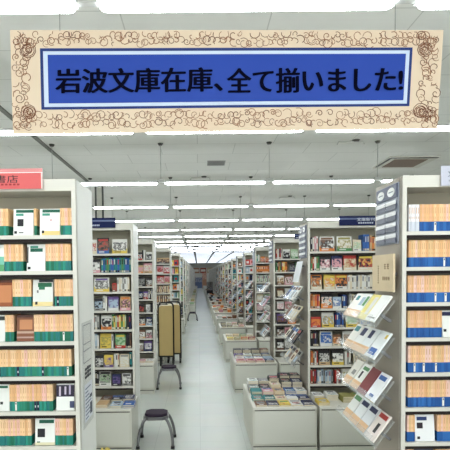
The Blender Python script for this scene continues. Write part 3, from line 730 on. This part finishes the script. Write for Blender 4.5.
# navy signs
NAVY = mat((20, 30, 76), .6, .2, 'navy_sign'); NAVL = mat((86, 100, 140), .35, .5)
def navy(px0, px1, py0, py1, i, label, txt=None):
    Y = CYS[i]-.006; A = at(px0, (py0+py1)/2, Y); B = at(px1, (py0+py1)/2, Y); z0 = at((px0+px1)/2, py1, Y).z; z1 = at((px0+px1)/2, py0, Y).z
    t, w, h = sign('category_sign', A.x, B.x, Y, z0, z1, NAVY, '')
    a = MB(); a.box(-w, w, -.0128, -.0118, h*.62, h*.78, NAVL); a.build('stripe', t)
    if txt: text('lettering', txt, .04, mat((214, 220, 230)), t, (txt_dx*w, -.0135, h*.62), width=w*.95, height=h*.36); 
    a = MB()
    for q in range(7):
        xx = txt_dx*w-w*.40+w*.12*q
        a.box(xx, xx+w*.08, -.0135, -.0118, h*.18, h*.34, mat((190, 198, 214)))
    a.build('small_print', t)
    tag(t, label, 'sign'); return t
txt_dx = -.55
navy(88, 115.5, 218, 228, 1, 'navy sign on top of the second left bookcase')
txt_dx = .42
navy(339, 376, 216, 225.5, 1, 'long navy sign with white writing on the second right bookcase', '文庫新刊')
txt_dx = 0
navy(294.5, 299.5, 234, 239, 2, 'small navy sign on top of the third right bookcase')
# white sign at right edge
A = at(440, 186, CYS[0]-.006); B = at(466, 166, CYS[0]-.006)
t, w, h = sign('category_sign', A.x, B.x, CYS[0]-.006, A.z, B.z, mat((190, 192, 206), .4), '')
text('lettering', '文庫', .03, mat((60, 64, 96)), t, (.0, -.0125, h*.6), width=.07, height=.034)
a = MB(); a.box(-.03, .05, -.0128, -.0118, h*.2, h*.3, mat((150, 152, 170))); a.build('small_print', t)
tag(t, 'small white sign on top of the nearest right bookcase', 'sign')

# notice sheets on the near left end panel
t = empty('notice_holder', (LX[0]+.002, CYS[0]+.06, at(86, 425, CYS[0]+.15).z)); a = MB()
a.box(0, .003, 0, .24, 0, .62, clear('notice_film', (226, 230, 230), .15)); a.build('clear_sleeve', t)
LG = mat((120, 122, 124)); a = MB()
for k, zz in enumerate((.60, .49, .45, .38)): a.box(.003, .0042, .02, .20, zz, zz+.004, LG)
a.box(.003, .0042, .02, .024, .38, .60, LG); a.box(.003, .0042, .20, .204, .45, .60, LG); a.build('outline_drawing', t)
a = MB()
for k in range(3):
    for q in range(3): a.box(.003, .0045, .05+.05*q, .085+.05*q, .285+.024*k, .300+.024*k+.004*(q % 2), mat((40, 40, 46)))
a.build('black_lettering', t)
a = MB(); a.box(.003, .004, .03, .21, .03, .25, mat((206, 210, 218)))
for k in range(9): a.box(.004, .0048, .045, .11+.012*(k*5 % 7), .045+.022*k, .053+.022*k, mat((110, 120, 140)))
a.box(.004, .005, .15, .20, .05, .12, mat((52, 58, 74))); a.box(.004, .005, .15, .20, .15, .17, mat((52, 58, 74))); a.build('notice_sheet', t)
tag(t, 'clear notice sleeve with drawing and black text on nearest left bookcase end', 'notice')

# ------------------------------------------------------------------ banner
YB = 1.6
def bp(px, py): return at(px, py, YB)
TL, TR, BR_, BL = bp(10, 30), bp(443.5, 30), bp(437.5, 128.5), bp(13, 134)
cen = (TL+TR+BR_+BL)/4
t = empty('banner', (cen.x, YB, cen.z))
def bpt(u, v, d=0):      # u,v in 0..1 on the cloth (v up)
    p = (TL*(1-u)+TR*u)*v+(BL*(1-u)+BR_*u)*(1-v); q = p-cen; wv = .0014*math.sin(u*9)*(1-v)
    return Vector((q.x, -d+wv, q.z))
def uv(px, py):
    v = (132-(py))/102.0; xl = 13-3*v; xr = 437.5+6*v
    v = (134-5.5*(px-13)/424-py)/(104-5.5*(px-13)/424-.0); return (px-xl)/(xr-xl), v
def patch(mb, px0, py0, px1, py1, d, m, n=24, th=.0012):
    (ua, va), (ub, vb) = uv(px0, py1), uv(px1, py0)
    for i in range(n):
        a0, a1 = ua+(ub-ua)*i/n, ua+(ub-ua)*(i+1)/n
        P = [bpt(a0, va, d), bpt(a1, va, d), bpt(a1, va, d-th), bpt(a0, va, d-th), bpt(a0, vb, d), bpt(a1, vb, d), bpt(a1, vb, d-th), bpt(a0, vb, d-th)]
        mb.hexa(P, m)
CLOTH = noisy((232, 216, 192), 'banner_cloth', .8, .04, 5, c2=(230, 204, 178))
a = MB(); 
for i in range(32):
    a0, a1 = i/32, (i+1)/32
    a.hexa([bpt(a0, 0, 0), bpt(a1, 0, 0), bpt(a1, 0, -.002), bpt(a0, 0, -.002), bpt(a0, 1, 0), bpt(a1, 1, 0), bpt(a1, 1, -.002), bpt(a0, 1, -.002)], CLOTH)
a.build('cloth', t)
a = MB(); patch(a, 41.5, 47.5, 412.5, 109.5, .0015, mat((26, 52, 122), .6)); a.build('dark_blue_border', t)
a = MB(); patch(a, 44.5, 50.5, 409.5, 107, .0027, mat((206, 220, 240), .6)); a.build('white_line', t)
a = MB(); patch(a, 49, 54, 405.5, 103.5, .0039, mat((26, 66, 166), .6)); a.build('blue_field', t)
import bmesh
bm = bmesh.new(); INK = mat((8, 10, 30), .9, .05, 'banner_ink')
for body, xa, xb, ya, yb in (('岩波文庫在庫、', 56.5, 222, 68.8, 93), ('全て揃いました!', 227.5, 401.5, 68.3, 93)):
    pc = bp((xa+xb)/2, (ya+yb)/2)-cen
    tm = text('lettering', body, .1, INK, None, width=bp(xb, 81).x-bp(xa, 81).x, height=bp(200, ya).z-bp(200, yb).z, extrude=.0004)
    me = tm.data; bpy.data.objects.remove(tm)
    for q, (dx, dz) in enumerate(((0, 0), (.0011, 0), (-.0011, 0), (.0022, 0), (-.0022, 0), (.003, .0004), (-.003, -.0004), (.0006, .0008), (-.0006, -.0008))):
        dm = me.copy(); dm.transform(Matrix.Translation((pc.x+dx, pc.z+dz, .0060+.00002*q))); bm.from_mesh(dm)
bmesh.ops.recalc_face_normals(bm, faces=bm.faces)
me = bpy.data.meshes.new('lettering'); bm.to_mesh(me); bm.free(); me.materials.append(INK)
lt = bpy.data.objects.new('lettering', me); COL.objects.link(lt); lt.parent = t; lt.rotation_euler = (PI/2, 0, 0)
# scrollwork
SC = mat((112, 66, 44), .7); SC2 = mat((150, 104, 76), .7); a = MB()
rb = random.Random(12)
def curl(cx, cy, r, a0, turns, m, w=.5, shrink=.2):
    pts = []; n = max(6, int(10*turns))
    for i in range(n+1):
        f = i/n; ang = a0+turns*2*PI*f; rad = r*(1-(1-shrink)*f)
        pts.append((cx+rad*math.cos(ang), cy+rad*math.sin(ang)))
    for i in range(n):
        (xa, ya), (xb, yb) = pts[i], pts[i+1]; dx, dy = xb-xa, yb-ya; L = math.hypot(dx, dy) or 1; nx, ny = -dy/L*w/2, dx/L*w/2
        q = []
        for (x, y) in ((xa-nx, ya-ny), (xb-nx, yb-ny), (xb+nx, yb+ny), (xa+nx, ya+ny)):
            if not (11.5 < x < 441 and 31 < y < 133): return
            q.append(uv(x, y))
        a.hexa([bpt(u, v, .0002) for u, v in q]+[bpt(u, v, .0012) for u, v in q], m)
def free(x, y): return not (39 < x < 414.5 and 45.5 < y < 112)
for side in range(4):
    n = (430, 430, 90, 90)[side]
    L = (424, 424, 92, 92)[side]
    step = 5.2
    k = 0
    while k*step < L:
        for layer in range(2):
            if side == 0: x, y = 15+k*step, 34.5+7*layer+rb.uniform(-2, 2)
            elif side == 1: x, y = 18+k*step, 117+8*layer-.012*k*step+rb.uniform(-2, 2)
            elif side == 2: x, y = 17+9*layer+rb.uniform(-3, 3), 36+k*step
            else: x, y = 424+9*layer+rb.uniform(-3, 3), 36+k*step
            r = rb.uniform(3.0, 6.0)
            if free(x, y): curl(x, y, r, rb.uniform(0, 6.28), rb.uniform(.45, 1.5), rb.choice((SC, SC2, SC2)), rb.uniform(.4, .7), rb.uniform(.1, .6))
        k += 1
for (x, y) in ((28, 50), (29, 112), (425, 49), (421, 111)):
    for q, r in enumerate((8, 6.5, 5, 3.2, 1.8)): curl(x+rb.uniform(-.5, .5), y+rb.uniform(-.5, .5), r, rb.uniform(0, 6.28), 1.0, SC, .6, .85)
a.build('scrollwork', t)
for px in (60, 395):
    p = bp(px, 31)-cen; a = MB(); a.tube([(p.x, -.001, p.z), (p.x, -.001, CZ-cen.z-.002)], .0012, mat((150, 150, 146)), 6); a.build('hanging_cord', t)
tag(t, 'long blue and beige banner with Japanese lettering hanging across the aisle', 'banner')

# ------------------------------------------------------------------ ceiling fittings
def ceilpt(px, py): d = ray(px, py); k = (CZ-EYE)/d.z; return Vector((0, 0, EYE))+d*k
P = [ceilpt(*q) for q in ((378, 168), (418, 167.5), (438, 155), (386, 156))]
cx = sum(p.x for p in P)/4; cy = sum(p.y for p in P)/4; hw = .34; hd = .32
t = empty('ceiling_air_vent', (cx, cy, CZ)); a = MB(); a.box(-hw, hw, -hd, hd, -.016, 0, mat((206, 204, 196))); a.build('frame', t, bevel=.006)
a = MB(); a.box(-hw+.02, hw-.02, -hd+.012, -hd+.05, -.020, -.015, BLACK); a.box(-hw+.012, -hw+.045, -hd+.05, hd-.10, -.020, -.015, BLACK); a.build('air_slot', t)
a = MB(); a.box(-hw+.11, hw-.12, -hd+.11, hd-.10, -.022, -.015, mat((142, 124, 112), .7))
for q in range(10): a.box(-hw+.11, hw-.12, -hd+.125+.041*q, -hd+.133+.041*q, -.025, -.021, mat((120, 104, 94)))
a.build('grille', t); tag(t, 'recessed ceiling air vent with brown grille above nearest right bookcase', 'air vent')
A = ceilpt(203, 166); B = ceilpt(230, 159.5)
t = empty('ceiling_speaker_grille', ((A.x+B.x)/2, (A.y+B.y)/2, CZ)); w = .125
a = MB(); a.box(-w, w, -w, w, -.008, 0, mat((150, 150, 146))); a.build('frame', t)
a = MB(); 
for q in range(11): a.box(-w+.012, w-.012, -w+.014+.0215*q, -w+.025+.0215*q, -.011, -.007, mat((120, 120, 118)))
a.build('grille', t); tag(t, 'square grey perforated grille flush in the ceiling behind the banner', 'grille')
for q, (px, py, n_) in enumerate(((356, 140, 'right'), (204, 176.5, 'middle'), (352, 222, 'far right'))):
    p = ceilpt(px, py) if q < 2 else ceilpt(290, 196)
    t = empty('sprinkler_pipe', (p.x, p.y, CZ)); a = MB(); a.tube([(-.22, 0, -.05), (-.2, 0, -.02), (.08, 0, -.02), (.1, 0, -.05)], .008, mat((190, 190, 186), .4)); a.build('pipe', t)
    a = MB(); a.tube([(0, 0, -.02), (0, 0, 0)], [.03, .045], mat((80, 78, 74)), 12); a.build('ceiling_rose', t)
    tag(t, 'short white pipe fitting on the ceiling, %s of the view' % n_, 'pipe')
t = empty('dome_camera', (ceilpt(197, 246.5).x, 19.6, CZ)); a = MB(); a.tube([(0, 0, -.34), (0, 0, 0)], .02, HOUS, 10); a.build('stem', t)
a = MB(); a.ball((0, 0, -.37), .085, BLACK, (1, 1, .85)); a.build('dome', t); tag(t, 'small black dome camera hanging far down the aisle', 'camera')
# hanging frame behind the second left bookcase
for q, px in enumerate((95.5, 102.5)):
    p = at(px, 186, 7.9); a = MB(); a.box(-.014, .014, -.014, .014, 0, CZ-2.3, mat((60, 62, 58), .5)); o = a.build('hanging_strut', None, (p.x, 7.9, 2.3))
    tag(o, 'dark hanging strut behind the navy left sign, %s one' % ('left', 'right')[q], 'strut', 'struts from the left ceiling')
p = at(99, 186, 7.95); a = MB(); a.box(-.05, .05, -.05, .05, 0, CZ-2.25, mat((206, 206, 196))); o = a.build('square_duct', None, (p.x, 8.05, 2.25)); tag(o, 'pale square duct between two dark struts at left', 'duct')

# ------------------------------------------------------------------ step stools
PURP = noisy((44, 30, 50), 'purple_cushion', .75, .1, 40, bump=.3)
def make_stool():
    t = empty('step_stool'); o_ = [(-.115+.045, -.105), (.115-.045, -.105), (.115, -.06), (.115, .06), (.115-.045, .105), (-.115+.045, .105), (-.115, .06), (-.115, -.06)]
    a = MB(); a.prism([(x*.96, y*.96) for x, y in o_], .292, .318, PURP); a.build('seat', t, bevel=.008)
    a = MB(); a.prism([(x*1.07, y*1.07) for x, y in o_], .262, .292, GREYM); a.build('seat_frame', t, bevel=.004)
    for sx in (-1, 1):
        for sy in (-1, 1):
            a = MB(); pts = []
            for i in range(8):
                f = i/7; pts.append((sx*(.095+.075*(math.sin(f*PI/2)**.8)+.0*f), sy*(.085+.075*f), .275-.263*f**1.25))
            a.tube(pts, .0145, GREYM, 10); lg = a.build('leg', t)
            fx, fy, fz = pts[-1]; a = MB(); a.tube([(fx, fy, .028), (fx, fy, 0)], [.018, .0205], BLACK, 12); a.build('rubber_foot', lg)
    return t
st = make_stool(); st.location = ((at(138.7, 446, 4.35).x+at(172.5, 446, 4.35).x)/2, 4.48, 0)
tag(st, 'grey tubular step stool with purple seat, nearest on the aisle floor', 'stool', 'step stools in the aisle')
s2 = dup(st, (-.465, 6.76, 0), .05); tag(s2, 'grey step stool behind the nearest one, in front of tan carts', 'stool', 'step stools in the aisle')
s3 = dup(st, (-.245, 16.6, 0), .1); tag(s3, 'tiny dark step stool far down the left of the aisle', 'stool', 'step stools in the aisle')

# ------------------------------------------------------------------ tan carts
TANB = noisy((192, 168, 112), 'tan_board', .6, .05, 8)
def make_cart():
    t = empty('stock_cart'); w = .125
    a = MB(); a.prism([(-w, .20), (w, .20), (w, 1.09), (w-.03, 1.12), (-w+.03, 1.12), (-w, 1.09)], -.02, .02, TANB, Matrix(((1, 0, 0, 0), (0, 0, -1, 0), (0, 1, 0, 0), (0, 0, 0, 1)))); a.build('front_board', t)
    a = MB(); a.box(-w+.02, w-.02, .02, .16, 1.05, 1.13, mat((226, 218, 196))); a.build('top_tray', t)
    a = MB(); pts = [(-w-.012, 0, .18), (-w-.012, 0, 1.11)]+[(-w-.012+.06*(1-math.cos(q*PI/8)), 0, 1.11+.07*math.sin(q*PI/8)) for q in range(1, 5)]
    pts += [(-p[0], p[1], p[2]) for p in pts[::-1]]
    a.tube(pts, .015, BLACK, 8); a.build('tube_frame', t)
    a = MB(); a.box(-w-.01, w+.01, -.02, .18, .17, .20, BLACK); a.build('base', t)
    for x in (-w+.02, w-.0):
        for y in (.0, .16):
            a = MB(); a.tube([(x-.014, y, .05), (x+.014, y, .05)], .05, BLACK, 14); a.box(x-.02, x+.02, y-.012, y+.012, .06, .17, BLACK); a.build('caster', t)
    return t
ct = make_cart(); ct.location = (-.615, 8.30, 0); tag(ct, 'tan board cart with black tube frame, nearer of two by left shelves', 'cart', 'tan carts')
c2 = dup(ct, (-.495, 8.58, 0)); tag(c2, 'tan board cart half hidden behind the nearer one', 'cart', 'tan carts')

# yellow bundle by the near left cabinet
t = empty('yellow_bundle', (at(103, 448, 4.0).x, 4.03, 0)); YL_ = noisy((226, 204, 110), 'yellow_vinyl', .5, .08, 20)
a = MB(); a.ball((.01, 0, .055), .045, YL_, (1, .8, 1.2)); a.ball((.03, .01, .10), .028, YL_, (1, .8, 1)); a.ball((-.015, 0, .105), .018, YL_, (.8, .8, 1.4)); a.build('bag', t)
a = MB(); a.tube([(-.045, -.01, .02), (-.055, -.01, .06), (-.04, -.01, .085), (-.02, -.01, .08)], .01, BLACK, 8); a.build('strap', t)
tag(t, 'small yellow bundle with black strap on floor at left cabinet', 'bag')

# ------------------------------------------------------------------ far end
def block(name, x0, x1, y, d, z0, z1, cols, label, cat):
    t = empty(name, ((x0+x1)/2, y, z0)); w = (x1-x0)/2; h = z1-z0
    a = MB(); a.box(-w, w, 0, d, 0, h*.55, mat(cols[0])); a.build('stand', t)
    a = MB(); n = 8; re_ = random.Random(int(x0*100)+int(y))
    for q in range(n):
        for p in range(7): a.box(-w+2*w*q/n+.01, -w+2*w*(q+1)/n-.01, .0, d*.6, h*(.56+.062*p), h*(.61+.062*p), mat(cols[1+re_.randrange(len(cols)-1)]))
    a.build('goods', t); tag(t, label, cat); return t
block('display_stand', -.45, .42, 57.0, .5, 0, 1.35, [(110, 124, 156), (70, 90, 140), (150, 160, 190), (90, 100, 130)], 'blue-grey display stand closing the far end of the aisle', 'display')
block('display_stand', -1.0, -.46, 56.6, .5, 0, 1.9, [(150, 110, 80), (190, 90, 60), (210, 160, 120)], 'brownish display stand at the far left end', 'display')
block('display_stand', .44, 1.0, 57.5, .5, 0, 2.0, [(200, 150, 120), (214, 96, 60), (230, 180, 140), (190, 60, 50)], 'orange display stand at the far end behind the blue one', 'display')
block('display_stand', .5, .9, 28.75, .3, 0, 1.25, [(30, 26, 30), (24, 20, 26), (60, 34, 40)], 'black display stand between distant right end cabinets', 'display')
for q, (x, c) in enumerate(((-1.6, (200, 160, 120)), (-.3, (190, 140, 110)), (.6, (176, 96, 76)), (1.5, (206, 190, 150)))):
    a = MB(); a.box(-.4, .4, 0, .03, 0, .7, mat(c)); a.box(-.3, .3, -.004, 0, .2, .5, mat((236, 228, 214))); o = a.build('wall_poster', None, (x, Y1-.032, 1.9))
    tag(o, '%s poster on the distant end wall, %s' % (('tan', 'orange', 'red', 'yellow')[q], ('far left', 'left of aisle', 'right of aisle', 'far right')[q]), 'poster')

# ------------------------------------------------------------------ world, view
wd = bpy.data.worlds.new('world'); S.world = wd; wd.use_nodes = True
wd.node_tree.nodes['Background'].inputs[0].default_value = (.8, .85, .9, 1); wd.node_tree.nodes['Background'].inputs[1].default_value = .4
S.view_settings.view_transform = 'Standard'; S.view_settings.look = 'None'; S.view_settings.gamma = 1
S.view_settings.exposure = 1.1
S.cycles.max_bounces = 8; S.cycles.diffuse_bounces = 5; S.cycles.transparent_max_bounces = 12
S.cycles.use_denoising = True
S.cycles.sample_clamp_indirect = 4
print('spine books', n_spine, 'objects', len(bpy.data.objects))
